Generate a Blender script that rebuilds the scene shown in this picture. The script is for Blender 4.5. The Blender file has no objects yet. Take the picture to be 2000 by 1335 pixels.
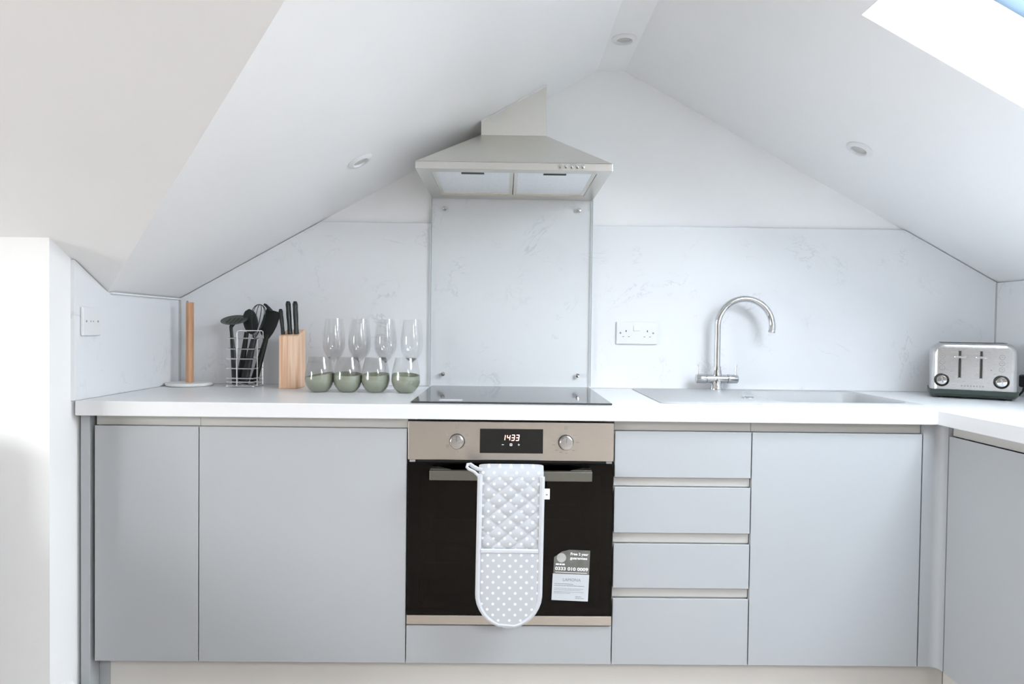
import bpy, bmesh, math, random
from mathutils import Vector, Matrix
random.seed(7)
sc = bpy.context.scene
COL = sc.collection

# ------------------------------------------------------------------ camera
F_PX, CAM = 1298.07, Vector((-0.02174, -2.49856, 1.12988))
PITCH, YAW, ROLL = 0.02011, 0.01073, 0.01241
def cam_to_world(v):
    x, y, z = v
    c, s = math.cos(PITCH), math.sin(PITCH); y, z = c*y + s*z, -s*y + c*z
    c, s = math.cos(YAW), math.sin(YAW); x, y = c*x + s*y, -s*x + c*y
    return Vector((x, y, z))
cd = bpy.data.cameras.new('camera'); cam = bpy.data.objects.new('camera', cd); COL.objects.link(cam)
cd.sensor_fit = 'HORIZONTAL'; cd.sensor_width = 36; cd.lens = F_PX/2000*36; cd.clip_start = 0.02
rt = cam_to_world((math.cos(ROLL), 0, math.sin(ROLL))); up = cam_to_world((-math.sin(ROLL), 0, math.cos(ROLL))); fw = cam_to_world((0, 1, 0))
cam.matrix_world = Matrix(((rt.x, up.x, -fw.x, CAM.x), (rt.y, up.y, -fw.y, CAM.y), (rt.z, up.z, -fw.z, CAM.z), (0, 0, 0, 1)))
sc.camera = cam

# ------------------------------------------------------------------ sky, exposure, daylight through the windows
SKY = 25.0
w = bpy.data.worlds.new('sky'); sc.world = w; w.use_nodes = True
nt = w.node_tree; nt.nodes.clear()
tc = nt.nodes.new('ShaderNodeTexCoord'); sp = nt.nodes.new('ShaderNodeSeparateXYZ'); rp = nt.nodes.new('ShaderNodeValToRGB')
bg = nt.nodes.new('ShaderNodeBackground'); wo = nt.nodes.new('ShaderNodeOutputWorld')
nt.links.new(tc.outputs['Generated'], sp.inputs[0]); nt.links.new(sp.outputs['Z'], rp.inputs[0])
nt.links.new(rp.outputs[0], bg.inputs[0]); nt.links.new(bg.outputs[0], wo.inputs[0])
el = rp.color_ramp.elements
el[0].position = 0.0; el[0].color = (.30, .30, .29, 1)
el[1].position = 0.03; el[1].color = (.985, .99, 1, 1)
e = el.new(1.0); e.color = (.90, .945, 1, 1)
bg.inputs['Strength'].default_value = SKY
sc.view_settings.view_transform = 'Standard'; sc.view_settings.look = 'None'
sc.view_settings.gamma = 1; sc.view_settings.use_curve_mapping = False
sc.view_settings.exposure = 0.22

XL, XR = -1.239, 1.836            # faces of the side splashbacks
ML, MR = 0.561, 0.542             # roof slopes
ZL, ZR, ZRIDGE = 1.230, 1.331, 2.10
X1 = XL + (ZRIDGE-ZL)/ML          # ridge flat from X1 to X2
X2 = XR - (ZRIDGE-ZR)/MR
YK, ZK, MM = -0.692, 1.359, 0.527   # knee wall, main roof slope
YV = YK - (ZRIDGE-ZK)/MM          # where the main slope meets the flat ceiling
XF, YB = -3.2, -4.6               # far gable wall and wall behind the camera
def area(name, loc, rot, sx, sy, power, col, portal=False):
    l = bpy.data.lights.new(name, 'AREA'); l.shape = 'RECTANGLE'; l.size = sx; l.size_y = sy; l.energy = power; l.color = col
    o = bpy.data.objects.new(name, l); COL.objects.link(o); o.location = loc; o.rotation_euler = rot
    l.cycles.is_portal = portal
    return o
A_R = math.atan(MR)
# skylight opening in the slope
SKX0, SKX1, SKY0, SKY1, REV = 0.816, 1.56, -1.78, -0.915, 0.20
sxm = (SKX0+SKX1)/2; szm = ZR + MR*(XR-sxm)
nR = Vector((MR, 0, 1)).normalized()
area('skylight_portal', Vector((sxm, (SKY0+SKY1)/2, szm)) + nR*(REV-.03), (0, A_R, 0), .82, .84, 1, (1, 1, 1), True)
WL = (-2.8, -1.35, .75, 1.62)      # gable window y0,y1,z0,z1
RK = (-3.7, -2.6)                 # unseen roof window added for more daylight, same slope, y0,y1
area('added_skylight_portal', Vector((sxm, sum(RK)/2, szm)) + nR*(REV-.03), (0, A_R, 0), .80, 1.06, 1, (1, 1, 1), True)
area('gable_window_portal', (XF+.02, (WL[0]+WL[1])/2, (WL[2]+WL[3])/2), (0, -math.pi/2, 0), WL[3]-WL[2], WL[1]-WL[0], 1, (1, 1, 1), True)

# ------------------------------------------------------------------ materials
MATS = {}
def new_mat(name):
    m = bpy.data.materials.new(name); m.use_nodes = True; m.node_tree.nodes.clear()
    out = m.node_tree.nodes.new('ShaderNodeOutputMaterial'); MATS[name] = m
    return m, m.node_tree, out
def pbr(name, col, rough=.5, metal=0, noise=None, bump=None, coat=0, stretch=(1, 1, 1), spec=.5, emit=None, rough_var=0):
    """principled material; noise=(scale, amount) varies the colour, bump=(scale, strength) gives fine relief"""
    m, t, out = new_mat(name); N, L = t.nodes, t.links
    b = N.new('ShaderNodeBsdfPrincipled'); L.new(b.outputs[0], out.inputs[0])
    b.inputs['Base Color'].default_value = (*col, 1); b.inputs['Roughness'].default_value = rough; b.inputs['Metallic'].default_value = metal
    b.inputs['Specular IOR Level'].default_value = spec; b.inputs['Coat Weight'].default_value = coat
    if emit: b.inputs['Emission Color'].default_value = (*emit[0], 1); b.inputs['Emission Strength'].default_value = emit[1]
    if noise or bump:
        c = N.new('ShaderNodeTexCoord'); mp = N.new('ShaderNodeMapping'); mp.inputs['Scale'].default_value = stretch; L.new(c.outputs['Object'], mp.inputs[0])
    if noise:
        n = N.new('ShaderNodeTexNoise'); n.inputs['Scale'].default_value = noise[0]; n.inputs['Detail'].default_value = 4; L.new(mp.outputs[0], n.inputs['Vector'])
        r = N.new('ShaderNodeValToRGB'); L.new(n.outputs['Fac'], r.inputs[0]); a = noise[1]
        r.color_ramp.elements[0].position = .3; r.color_ramp.elements[1].position = .7
        r.color_ramp.elements[0].color = (*[max(0, x*(1-a)) for x in col], 1); r.color_ramp.elements[1].color = (*[min(1, x*(1+a)) for x in col], 1)
        L.new(r.outputs[0], b.inputs['Base Color'])
        if rough_var:
            q = N.new('ShaderNodeMath'); q.operation = 'MULTIPLY_ADD'; L.new(n.outputs['Fac'], q.inputs[0]); q.inputs[1].default_value = rough_var; q.inputs[2].default_value = rough-rough_var/2
            L.new(q.outputs[0], b.inputs['Roughness'])
    if bump:
        n2 = N.new('ShaderNodeTexNoise'); n2.inputs['Scale'].default_value = bump[0]; n2.inputs['Detail'].default_value = 3; L.new(mp.outputs[0], n2.inputs['Vector'])
        bp = N.new('ShaderNodeBump'); bp.inputs['Strength'].default_value = bump[1]; bp.inputs['Distance'].default_value = .002
        L.new(n2.outputs['Fac'], bp.inputs['Height']); L.new(bp.outputs[0], b.inputs['Normal'])
    return m
def glass(name, tint=(.97, .98, .98), rough=.01, ior=1.45, refl=(1, 1, 1)):
    m, t, out = new_mat(name); N, L = t.nodes, t.links
    lw = N.new('ShaderNodeLayerWeight'); lw.inputs['Blend'].default_value = .5          # Schlick reflectance, alike on both faces
    f0 = ((ior-1)/(ior+1))**2
    pw = N.new('ShaderNodeMath'); pw.operation = 'POWER'; pw.inputs[1].default_value = 5; L.new(lw.outputs['Facing'], pw.inputs[0])
    fr = N.new('ShaderNodeMath'); fr.operation = 'MULTIPLY_ADD'; fr.inputs[1].default_value = 1-f0; fr.inputs[2].default_value = f0; L.new(pw.outputs[0], fr.inputs[0])
    tr = N.new('ShaderNodeBsdfTransparent'); tr.inputs[0].default_value = (*tint, 1)
    gl = N.new('ShaderNodeBsdfGlossy'); gl.inputs['Roughness'].default_value = rough; gl.inputs['Color'].default_value = (*refl, 1)
    mx = N.new('ShaderNodeMixShader'); L.new(fr.outputs[0], mx.inputs[0]); L.new(tr.outputs[0], mx.inputs[1]); L.new(gl.outputs[0], mx.inputs[2]); L.new(mx.outputs[0], out.inputs[0])
    return m
def marble(name, base, vein, rough, amount):
    m, t, out = new_mat(name); N, L = t.nodes, t.links
    b = N.new('ShaderNodeBsdfPrincipled'); L.new(b.outputs[0], out.inputs[0]); b.inputs['Roughness'].default_value = rough
    c = N.new('ShaderNodeTexCoord')
    n = N.new('ShaderNodeTexNoise'); n.inputs['Scale'].default_value = 4.5; n.inputs['Detail'].default_value = 9; n.inputs['Roughness'].default_value = .62; n.inputs['Distortion'].default_value = 1.4
    L.new(c.outputs['Object'], n.inputs['Vector'])
    s = N.new('ShaderNodeMath'); s.operation = 'SUBTRACT'; s.inputs[1].default_value = .5; L.new(n.outputs['Fac'], s.inputs[0])
    a = N.new('ShaderNodeMath'); a.operation = 'ABSOLUTE'; L.new(s.outputs[0], a.inputs[0])
    r = N.new('ShaderNodeMapRange'); r.inputs['From Min'].default_value = 0; r.inputs['From Max'].default_value = .011; r.inputs['To Min'].default_value = 1; r.inputs['To Max'].default_value = 0; L.new(a.outputs[0], r.inputs[0])
    g = N.new('ShaderNodeTexNoise'); g.inputs['Scale'].default_value = 7; g.inputs['Detail'].default_value = 2; L.new(c.outputs['Object'], g.inputs['Vector'])
    gr = N.new('ShaderNodeMapRange'); gr.inputs['From Min'].default_value = .5; gr.inputs['From Max'].default_value = .68; gr.inputs['To Max'].default_value = amount; L.new(g.outputs['Fac'], gr.inputs[0])
    mu = N.new('ShaderNodeMath'); mu.operation = 'MULTIPLY'; L.new(r.outputs[0], mu.inputs[0]); L.new(gr.outputs[0], mu.inputs[1])
    mx = N.new('ShaderNodeMix'); mx.data_type = 'RGBA'; mx.inputs[6].default_value = (*base, 1); mx.inputs[7].default_value = (*vein, 1)
    L.new(mu.outputs[0], mx.inputs[0]); L.new(mx.outputs[2], b.inputs['Base Color'])
    return m
def dotted(name, base, dot, pu, pv, rad):
    """cotton with staggered round dots printed in the object's x-z plane"""
    m, t, out = new_mat(name); N, L = t.nodes, t.links
    def M(op, a, b=None, c=None):
        q = N.new('ShaderNodeMath'); q.operation = op
        for i, v in enumerate((a, b, c)):
            if v is None: continue
            if isinstance(v, (int, float)): q.inputs[i].default_value = v
            else: L.new(v, q.inputs[i])
        return q.outputs[0]
    c = N.new('ShaderNodeTexCoord'); s = N.new('ShaderNodeSeparateXYZ'); L.new(c.outputs['Object'], s.inputs[0])
    v = M('DIVIDE', s.outputs['Z'], pv); row = M('FLOOR', v)
    odd = M('MULTIPLY', M('FLOORED_MODULO', row, 2.0), .5)
    u = M('ADD', M('DIVIDE', s.outputs['X'], pu), odd)
    fu = M('MULTIPLY', M('SUBTRACT', M('FRACT', u), .5), pu); fv = M('MULTIPLY', M('SUBTRACT', M('FRACT', v), .5), pv)
    d = M('SQRT', M('ADD', M('MULTIPLY', fu, fu), M('MULTIPLY', fv, fv)))
    r = N.new('ShaderNodeMapRange'); r.inputs['From Min'].default_value = rad*.75; r.inputs['From Max'].default_value = rad*1.2; r.inputs['To Min'].default_value = 1; r.inputs['To Max'].default_value = 0; L.new(d, r.inputs[0])
    mx = N.new('ShaderNodeMix'); mx.data_type = 'RGBA'; mx.inputs[6].default_value = (*base, 1); mx.inputs[7].default_value = (*dot, 1); L.new(r.outputs[0], mx.inputs[0])
    b = N.new('ShaderNodeBsdfPrincipled'); b.inputs['Roughness'].default_value = .9; b.inputs['Sheen Weight'].default_value = .2; L.new(mx.outputs[2], b.inputs['Base Color'])
    n2 = N.new('ShaderNodeTexNoise'); n2.inputs['Scale'].default_value = 900; L.new(c.outputs['Object'], n2.inputs['Vector'])
    bp = N.new('ShaderNodeBump'); bp.inputs['Strength'].default_value = .25; bp.inputs['Distance'].default_value = .001; L.new(n2.outputs['Fac'], bp.inputs['Height']); L.new(bp.outputs[0], b.inputs['Normal'])
    L.new(b.outputs[0], out.inputs[0]); return m
def wood(name, c1, c2, scale, stretch, rough=.5):
    m, t, out = new_mat(name); N, L = t.nodes, t.links
    b = N.new('ShaderNodeBsdfPrincipled'); L.new(b.outputs[0], out.inputs[0]); b.inputs['Roughness'].default_value = rough
    c = N.new('ShaderNodeTexCoord'); mp = N.new('ShaderNodeMapping'); mp.inputs['Scale'].default_value = stretch; L.new(c.outputs['Object'], mp.inputs[0])
    n = N.new('ShaderNodeTexNoise'); n.inputs['Scale'].default_value = scale; n.inputs['Detail'].default_value = 6; n.inputs['Distortion'].default_value = .6; L.new(mp.outputs[0], n.inputs['Vector'])
    r = N.new('ShaderNodeValToRGB'); r.color_ramp.elements[0].position = .35; r.color_ramp.elements[1].position = .65
    r.color_ramp.elements[0].color = (*c1, 1); r.color_ramp.elements[1].color = (*c2, 1); L.new(n.outputs['Fac'], r.inputs[0]); L.new(r.outputs[0], b.inputs['Base Color'])
    return m
pbr('paint', (.895, .90, .905), .75, noise=(1.5, .012), bump=(260, .06))
pbr('taupe_paint', (.36, .34, .32), .8, bump=(260, .05))  # unseen rear wall, darkened to cut light bounced onto the cabinet fronts
pbr('gloss_white', (.84, .85, .86), .35, noise=(3, .01))
marble('splash', (.775, .79, .81), (.54, .555, .58), .38, .7)
marble('worktop', (.74, .75, .765), (.60, .61, .63), .30, .35)
pbr('cabinet', (.40, .418, .435), .42, noise=(2, .012), bump=(500, .03))
pbr('cabinet_rail', (.52, .51, .49), .45, noise=(2, .012))
pbr('carcass', (.62, .62, .61), .5, noise=(2, .01))
pbr('steel', (.66, .615, .565), .30, 1, noise=(40, .04), stretch=(1, 40, 40), rough_var=.10)
pbr('hood_steel', (.80, .78, .73), .34, 1, noise=(40, .03), stretch=(1, 40, 40), rough_var=.10)
pbr('handle_steel', (.24, .245, .225), .30, 1, noise=(40, .04), stretch=(1, 40, 40), rough_var=.10)
pbr('wire', (.88, .885, .89), .25, 1, noise=(10, .02))
pbr('rim_steel', (.68, .665, .63), .32, 1, noise=(40, .03), stretch=(1, 40, 40), rough_var=.10)
pbr('plinth', (.68, .66, .63), .45, noise=(2, .012))
pbr('sash', (.20, .29, .38), .4, noise=(5, .03))
pbr('filter', (.90, .92, .94), .42, 1, noise=(220, .06), bump=(900, .2))
pbr('chrome', (.66, .67, .68), .06, 1, noise=(8, .01))
pbr('brushed', (.62, .615, .61), .28, 1, noise=(60, .03), stretch=(1, 30, 60), rough_var=.08)
pbr('black_plastic', (.012, .016, .015), .38, noise=(20, .2))
pbr('nylon', (.008, .014, .013), .42, noise=(20, .2))
pbr('nylon_green', (.055, .070, .055), .40, noise=(30, .15))
pbr('dark', (.012, .012, .012), .5, noise=(10, .1))
pbr('hob_glass', (.03, .031, .032), .05, noise=(5, .05), spec=.9)
pbr('display', (.012, .012, .011), .06, noise=(5, .05))
glass('oven_glass', (.30, .285, .27), .04, 1.62, (.34, .32, .30))
pbr('cavity', (.05, .048, .046), .45, noise=(10, .1))
glass('clear', (.994, .996, .996), .01, 1.42)
glass('pane', (.992, .996, .995), .015, 1.3)
glass('window_glass', (.93, .96, .98), .01, 1.4)
pbr('glass_edge', (.34, .40, .40), .2, noise=(10, .05))
pbr('sage', (.27, .29, .22), .42, noise=(25, .07), coat=.3)
pbr('sink', (.46, .47, .48), .45, noise=(300, .04), bump=(700, .05))
pbr('white_plastic', (.77, .78, .79), .3, noise=(4, .01))
pbr('grey_plastic', (.30, .30, .31), .4, noise=(10, .05))
wood('beech', (.50, .25, .125), (.64, .37, .215), 9, (12, 12, .6))
wood('pine', (.76, .42, .24), (.94, .70, .52), 7, (16, 4, .45))
wood('floor_wood', (.33, .29, .25), (.46, .41, .365), 5, (.8, 9, 1), .45)  # floor tone lightened so it bounces more daylight up
pbr('ceramic', (.80, .80, .78), .35, noise=(6, .01))
dotted('cotton_dots', (.46, .475, .505), (.80, .80, .80), .031, .0152, .0037)
pbr('cotton', (.55, .565, .595), .9, noise=(60, .02), bump=(800, .2))
pbr('tag_cotton', (.86, .87, .88), .8, noise=(60, .02))
pbr('card_white', (.62, .645, .68), .4, noise=(30, .03))
pbr('card_grey', (.16, .16, .145), .35, noise=(30, .25))
pbr('card_pale', (.50, .50, .48), .4, noise=(40, .2))
pbr('print_white', (.92, .92, .92), .5, noise=(30, .01))
pbr('print_dark', (.10, .11, .13), .5, noise=(30, .05))
pbr('print_faint', (.24, .29, .36), .5, noise=(30, .05))
pbr('digits', (.9, .3, .25), .4, emit=((1, .62, .52), 2.2), noise=(5, .01))
pbr('toaster_base', (.030, .046, .038), .35, noise=(15, .1))
pbr('black_chrome', (.07, .07, .06), .16, 1, noise=(10, .05))
pbr('lens', (.52, .52, .50), .25, noise=(20, .05))

# ------------------------------------------------------------------ mesh building
class MB:
    def __init__(s): s.v, s.f = [], []
    def add(s, vs, fs):
        n = len(s.v); s.v += [tuple(p) for p in vs]; s.f += [tuple(i+n for i in f) for f in fs]; return s
    def box(s, x0, x1, y0, y1, z0, z1):
        x0, x1 = sorted((x0, x1)); y0, y1 = sorted((y0, y1)); z0, z1 = sorted((z0, z1))
        return s.add([(x0, y0, z0), (x1, y0, z0), (x1, y1, z0), (x0, y1, z0), (x0, y0, z1), (x1, y0, z1), (x1, y1, z1), (x0, y1, z1)],
                     [(3, 2, 1, 0), (4, 5, 6, 7), (0, 1, 5, 4), (1, 2, 6, 5), (2, 3, 7, 6), (3, 0, 4, 7)])
    def prism(s, poly, off):
        n = len(poly); off = Vector(off); a = [Vector(p) for p in poly]; b = [p+off for p in a]
        nm = Vector((0, 0, 0))
        for i in range(n): nm += a[i].cross(a[(i+1) % n])
        if nm.dot(off) > 0: a, b = a[::-1], b[::-1]
        return s.add(a+b, [tuple(range(n)), tuple(range(2*n-1, n-1, -1))] + [(i, i+n, (i+1) % n+n, (i+1) % n) for i in range(n)])
    def loft(s, loops, cap0=True, cap1=True, closed=True):
        n = len(loops[0]); vs = [p for l in loops for p in l]; fs = []
        for k in range(len(loops)-1):
            for i in range(n if closed else n-1):
                j = (i+1) % n; fs.append((k*n+i, k*n+j, (k+1)*n+j, (k+1)*n+i))
        if cap0: fs.append(tuple(range(n-1, -1, -1)))
        if cap1: fs.append(tuple((len(loops)-1)*n+i for i in range(n)))
        return s.add(vs, fs)
    def lathe(s, prof, c=(0, 0, 0), seg=32, frame=None, cap0=True, cap1=True):
        """prof = [(radius, height)], revolved about the frame's third axis through c"""
        c = Vector(c); ax, ay, az = frame or (Vector((1, 0, 0)), Vector((0, 1, 0)), Vector((0, 0, 1)))
        return s.loft([[c + ax*(r*math.cos(2*math.pi*i/seg)) + ay*(r*math.sin(2*math.pi*i/seg)) + az*h for i in range(seg)] for r, h in prof], cap0, cap1)
    def tube(s, pts, r, seg=10, closed=False, flat=1.0, ref=None):
        pts = [Vector(p) for p in pts]; n = len(pts); rs = r if isinstance(r, (list, tuple)) else [r]*n; loops = []; a = None
        for i, p in enumerate(pts):
            q0 = pts[(i-1) % n] if closed or i else p; q1 = pts[(i+1) % n] if closed or i < n-1 else p
            t = (q1-q0).normalized()
            if a is None:
                a = Vector(ref) if ref else (Vector((0, 0, 1)) if abs(t.z) < .9 else Vector((0, 1, 0)))
            a = (a - t*a.dot(t)).normalized(); b = t.cross(a)
            loops.append([p + a*(rs[i]*math.cos(2*math.pi*k/seg)) + b*(rs[i]*flat*math.sin(2*math.pi*k/seg)) for k in range(seg)])
        if closed: loops.append(loops[0])
        return s.loft(loops, not closed, not closed)
    def cells(s, xs, ys, z0, z1, keep, fmap=None):
        """slab made of grid cells; keep(i,j) says which exist; walls only where a neighbour is missing"""
        nx, ny = len(xs)-1, len(ys)-1; idx = {}; vs = []; fs = []
        def V(i, j, k):
            if (i, j, k) not in idx: idx[(i, j, k)] = len(vs); vs.append((xs[i], ys[j], (z0, z1)[k]))
            return idx[(i, j, k)]
        K = lambda i, j: 0 <= i < nx and 0 <= j < ny and keep(i, j)
        for i in range(nx):
            for j in range(ny):
                if not K(i, j): continue
                fs.append((V(i, j, 1), V(i+1, j, 1), V(i+1, j+1, 1), V(i, j+1, 1))); fs.append((V(i, j+1, 0), V(i+1, j+1, 0), V(i+1, j, 0), V(i, j, 0)))
                if not K(i-1, j): fs.append((V(i, j+1, 0), V(i, j, 0), V(i, j, 1), V(i, j+1, 1)))
                if not K(i+1, j): fs.append((V(i+1, j, 0), V(i+1, j+1, 0), V(i+1, j+1, 1), V(i+1, j, 1)))
                if not K(i, j-1): fs.append((V(i, j, 0), V(i+1, j, 0), V(i+1, j, 1), V(i, j, 1)))
                if not K(i, j+1): fs.append((V(i+1, j+1, 0), V(i, j+1, 0), V(i, j+1, 1), V(i+1, j+1, 1)))
        return s.add([fmap(*p) for p in vs] if fmap else vs, fs)
    def build(s, name, mat, parent=None, smooth=False, bevel=0, seg=2, local=False):
        off = Vector((0, 0, 0))
        if parent is not None and not local:
            q = parent
            while q: off += q.location; q = q.parent
        me = bpy.data.meshes.new(name); o = bpy.data.objects.new(name, me)
        if parent is None and not local:
            xs, ys, zs = zip(*s.v); off = Vector(((min(xs)+max(xs))/2, (min(ys)+max(ys))/2, min(zs))); o.location = off
        me.from_pydata([(x-off.x, y-off.y, z-off.z) for x, y, z in s.v], [], s.f)
        bm = bmesh.new(); bm.from_mesh(me); bmesh.ops.recalc_face_normals(bm, faces=bm.faces); bm.to_mesh(me); bm.free()
        COL.objects.link(o); o.parent = parent; me.materials.append(MATS[mat])
        if smooth:
            me.polygons.foreach_set('use_smooth', [True]*len(me.polygons))
            me.set_sharp_from_angle(angle=math.radians(38))
        if bevel:
            b = o.modifiers.new('edge', 'BEVEL'); b.width = bevel; b.segments = seg; b.limit_method = 'ANGLE'; b.angle_limit = math.radians(40)
        return o
def tag(o, label=None, cat=None, group=None, kind=None):
    for k, v in (('label', label), ('category', cat), ('group', group), ('kind', kind)):
        if v: o[k] = v
    return o
def root(name, loc, label, cat, group=None, rot=(0, 0, 0)):
    o = bpy.data.objects.new(name, None); COL.objects.link(o); o.location = loc; o.rotation_euler = rot; o.empty_display_size = .05
    return tag(o, label, cat, group)
def struct(o, label): return tag(o, label, kind='structure')
def bx(name, mat, parent, x0, x1, y0, y1, z0, z1, bevel=0, **k): return MB().box(x0, x1, y0, y1, z0, z1).build(name, mat, parent, bevel=bevel, **k)
def rrect(x0, x1, y0, y1, r, z, n=6):
    out = []
    for cx, cy, a0 in ((x1-r, y1-r, 0), (x0+r, y1-r, 90), (x0+r, y0+r, 180), (x1-r, y0+r, 270)):
        for k in range(n+1):
            a = math.radians(a0 + 90*k/n); out.append((cx+r*math.cos(a), cy+r*math.sin(a), z))
    return out
DG = None
def text_mb(body, size, bold=0.0, align='LEFT', shear=0, width=None):
    """built-in lettering as flat mesh in the x-z plane, facing -y, baseline at z=0"""
    c = bpy.data.curves.new('lettering', 'FONT'); c.body = body; c.size = size; c.offset = bold; c.align_x = align; c.shear = shear; c.resolution_u = 3
    o = bpy.data.objects.new('lettering', c); COL.objects.link(o); bpy.context.view_layer.update()
    me = bpy.data.meshes.new_from_object(o.evaluated_get(bpy.context.evaluated_depsgraph_get()))
    vs = [(v.co.x, 0, v.co.y) for v in me.vertices]; fs = [tuple(p.vertices) for p in me.polygons]
    bpy.data.objects.remove(o); bpy.data.curves.remove(c); bpy.data.meshes.remove(me)
    if width:
        k = width/(max(v[0] for v in vs)-min(v[0] for v in vs)); vs = [(v[0]*k, v[1], v[2]) for v in vs]
    m = MB(); m.add(vs, fs); return m
def shift(m, dx, dy, dz):
    m.v = [(x+dx, y+dy, z+dz) for x, y, z in m.v]; return m

# ------------------------------------------------------------------ the room
zl = lambda x: ZL + ML*(x-XL)
zr = lambda x: ZR + MR*(XR-x)
WY = 0.0125                                     # plaster face of the gable wall, behind the 12 mm splashback
struct(MB().box(XF-.1, XR+.15, YB-.1, .15, -.08, 0).build('floor', 'floor_wood'), 'grey-brown wooden floor')
struct(MB().prism([(XL-.012, WY, 0), (XR+.012, WY, 0), (XR+.012, WY, zr(XR)), (X2, WY, ZRIDGE), (X1, WY, ZRIDGE), (XL-.012, WY, ZL)], (0, .1, 0)).build('wall_back', 'paint'), 'white gable wall behind the hood')
struct(MB().prism([(XL-.012, .1, 0), (XL-.012, YK, 0), (XL-.012, YK, ZK), (XL-.012, YK+(ZK-ZL)/MM, ZL), (XL-.012, .1, ZL)], (-.1, 0, 0)).build('wall_left', 'paint'), 'short white side wall at the worktop end')
struct(MB().prism([(XF, YK, 0), (XL-.112, YK, 0), (XL-.112, YK, ZK), (XF, YK, ZK)], (0, .1, 0)).build('wall_knee', 'paint'), 'bright white low knee wall under the sloping ceiling')
struct(MB().box(XR+.012, XR+.11, YB, .1, 0, ZR-.004).build('wall_right', 'paint'), 'white side wall behind the toaster')
def wall_with_hole(name, label, us, vs, fm, mat='paint'):
    return struct(MB().cells(us, vs, 0, .12, lambda i, j: not (i == 1 and j == 1), fm).build(name, mat), label)
wall_with_hole('wall_gable', 'white gable wall with a window', [YB, WL[0], WL[1], YK], [0, WL[2], WL[3], ZRIDGE+.05], lambda u, v, h: (XF-h, u, v))
struct(MB().box(XF, XR+.012, YB-.12, YB, 0, ZRIDGE+.05).build('wall_rear', 'taupe_paint'), 'taupe wall behind the photographer')
# ceilings, 0.1 m thick (the skylight slope is as deep as its reveal)
up1 = (0, 0, .12)
struct(MB().prism([(XL-.1, .1, zl(XL-.1)), (XL-.1, YK+(ZK-ZL)/MM, zl(XL-.1)), (XL, YK+(ZK-ZL)/MM, ZL), (X1, YV, ZRIDGE), (X1, .1, ZRIDGE)], up1).build('ceiling_left', 'paint'), 'white sloping ceiling over the hob end')
zm = lambda y: ZK + MM*(YK-y)
struct(MB().prism([(XF, YK+.1, zm(YK+.1)), (XL-.1, YK+.1, zm(YK+.1)), (XL-.1, YK+(ZK-ZL)/MM, ZL), (XL, YK+(ZK-ZL)/MM, ZL), (X1, YV, ZRIDGE), (XF, YV, ZRIDGE)], up1).build('ceiling_main', 'paint'), 'greyish white main roof slope rising towards the room')
struct(MB().cells([XF, X1, X2], [YB, YV, .1], ZRIDGE, ZRIDGE+.12, lambda i, j: not (j == 1 and i < 1)).build('ceiling_ridge', 'paint'), 'narrow flat ceiling along the ridge')
cs = math.cos(A_R); sn = math.sin(A_R); S = lambda x: (XR+.012-x)/cs
def slope_map(s, y, h): return (XR+.012 - s*cs + h*sn, y, ZR-.012*MR + s*sn + h*cs)
cr = struct(MB().cells([0, S(SKX1), S(SKX0), S(X2)], [YB, RK[0], RK[1], SKY0, SKY1, .1], 0, REV, lambda i, j: not (i == 1 and j in (1, 3)), slope_map).build('ceiling_right', 'paint'), 'white sloping ceiling with the roof window')
# skylight: frame and pane at the outer end of its reveal
w1 = root('window_1', (sxm, (SKY0+SKY1)/2, szm), 'bright roof window in the sloping ceiling above the sink', None); w1['kind'] = 'structure'
f = .045
for a in ((S(SKX1), S(SKX0), SKY0, SKY0+f), (S(SKX1), S(SKX0), SKY1-f, SKY1), (S(SKX1), S(SKX1)+f, SKY0+f, SKY1-f), (S(SKX0)-f, S(SKX0), SKY0+f, SKY1-f)):
    MB().cells([a[0], a[1]], [a[2], a[3]], REV-.015, REV+.05, lambda i, j: True, slope_map).build('window_frame', 'sash', w1)
MB().cells([S(SKX1)+f, S(SKX0)-f], [SKY0+f, SKY1-f], REV+.008, REV+.016, lambda i, j: True, slope_map).build('window_pane', 'window_glass', w1)
w3 = root('window_added', (sxm, sum(RK)/2, szm), 'unseen roof window added further along the slope for more daylight', None); w3['kind'] = 'structure'
for a in ((S(SKX1), S(SKX0), RK[0], RK[0]+f), (S(SKX1), S(SKX0), RK[1]-f, RK[1]), (S(SKX1), S(SKX1)+f, RK[0]+f, RK[1]-f), (S(SKX0)-f, S(SKX0), RK[0]+f, RK[1]-f)):
    MB().cells([a[0], a[1]], [a[2], a[3]], REV-.015, REV+.05, lambda i, j: True, slope_map).build('window_frame', 'sash', w3)
# windows behind the photographer
w2 = root('window_2', (XF, (WL[0]+WL[1])/2, WL[2]), 'window in the gable wall', None); w2['kind'] = 'structure'
fm2 = lambda u, v, h: (XF-h, u, v)
for a in ((WL[0], WL[1], WL[2], WL[2]+.05), (WL[0], WL[1], WL[3]-.05, WL[3]), (WL[0], WL[0]+.05, WL[2]+.05, WL[3]-.05), (WL[1]-.05, WL[1], WL[2]+.05, WL[3]-.05), ((WL[0]+WL[1])/2-.03, (WL[0]+WL[1])/2+.03, WL[2]+.05, WL[3]-.05)):
    MB().cells(a[:2], a[2:], .04, .10, lambda i, j: True, fm2).build('window_frame', 'gloss_white', w2)
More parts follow.
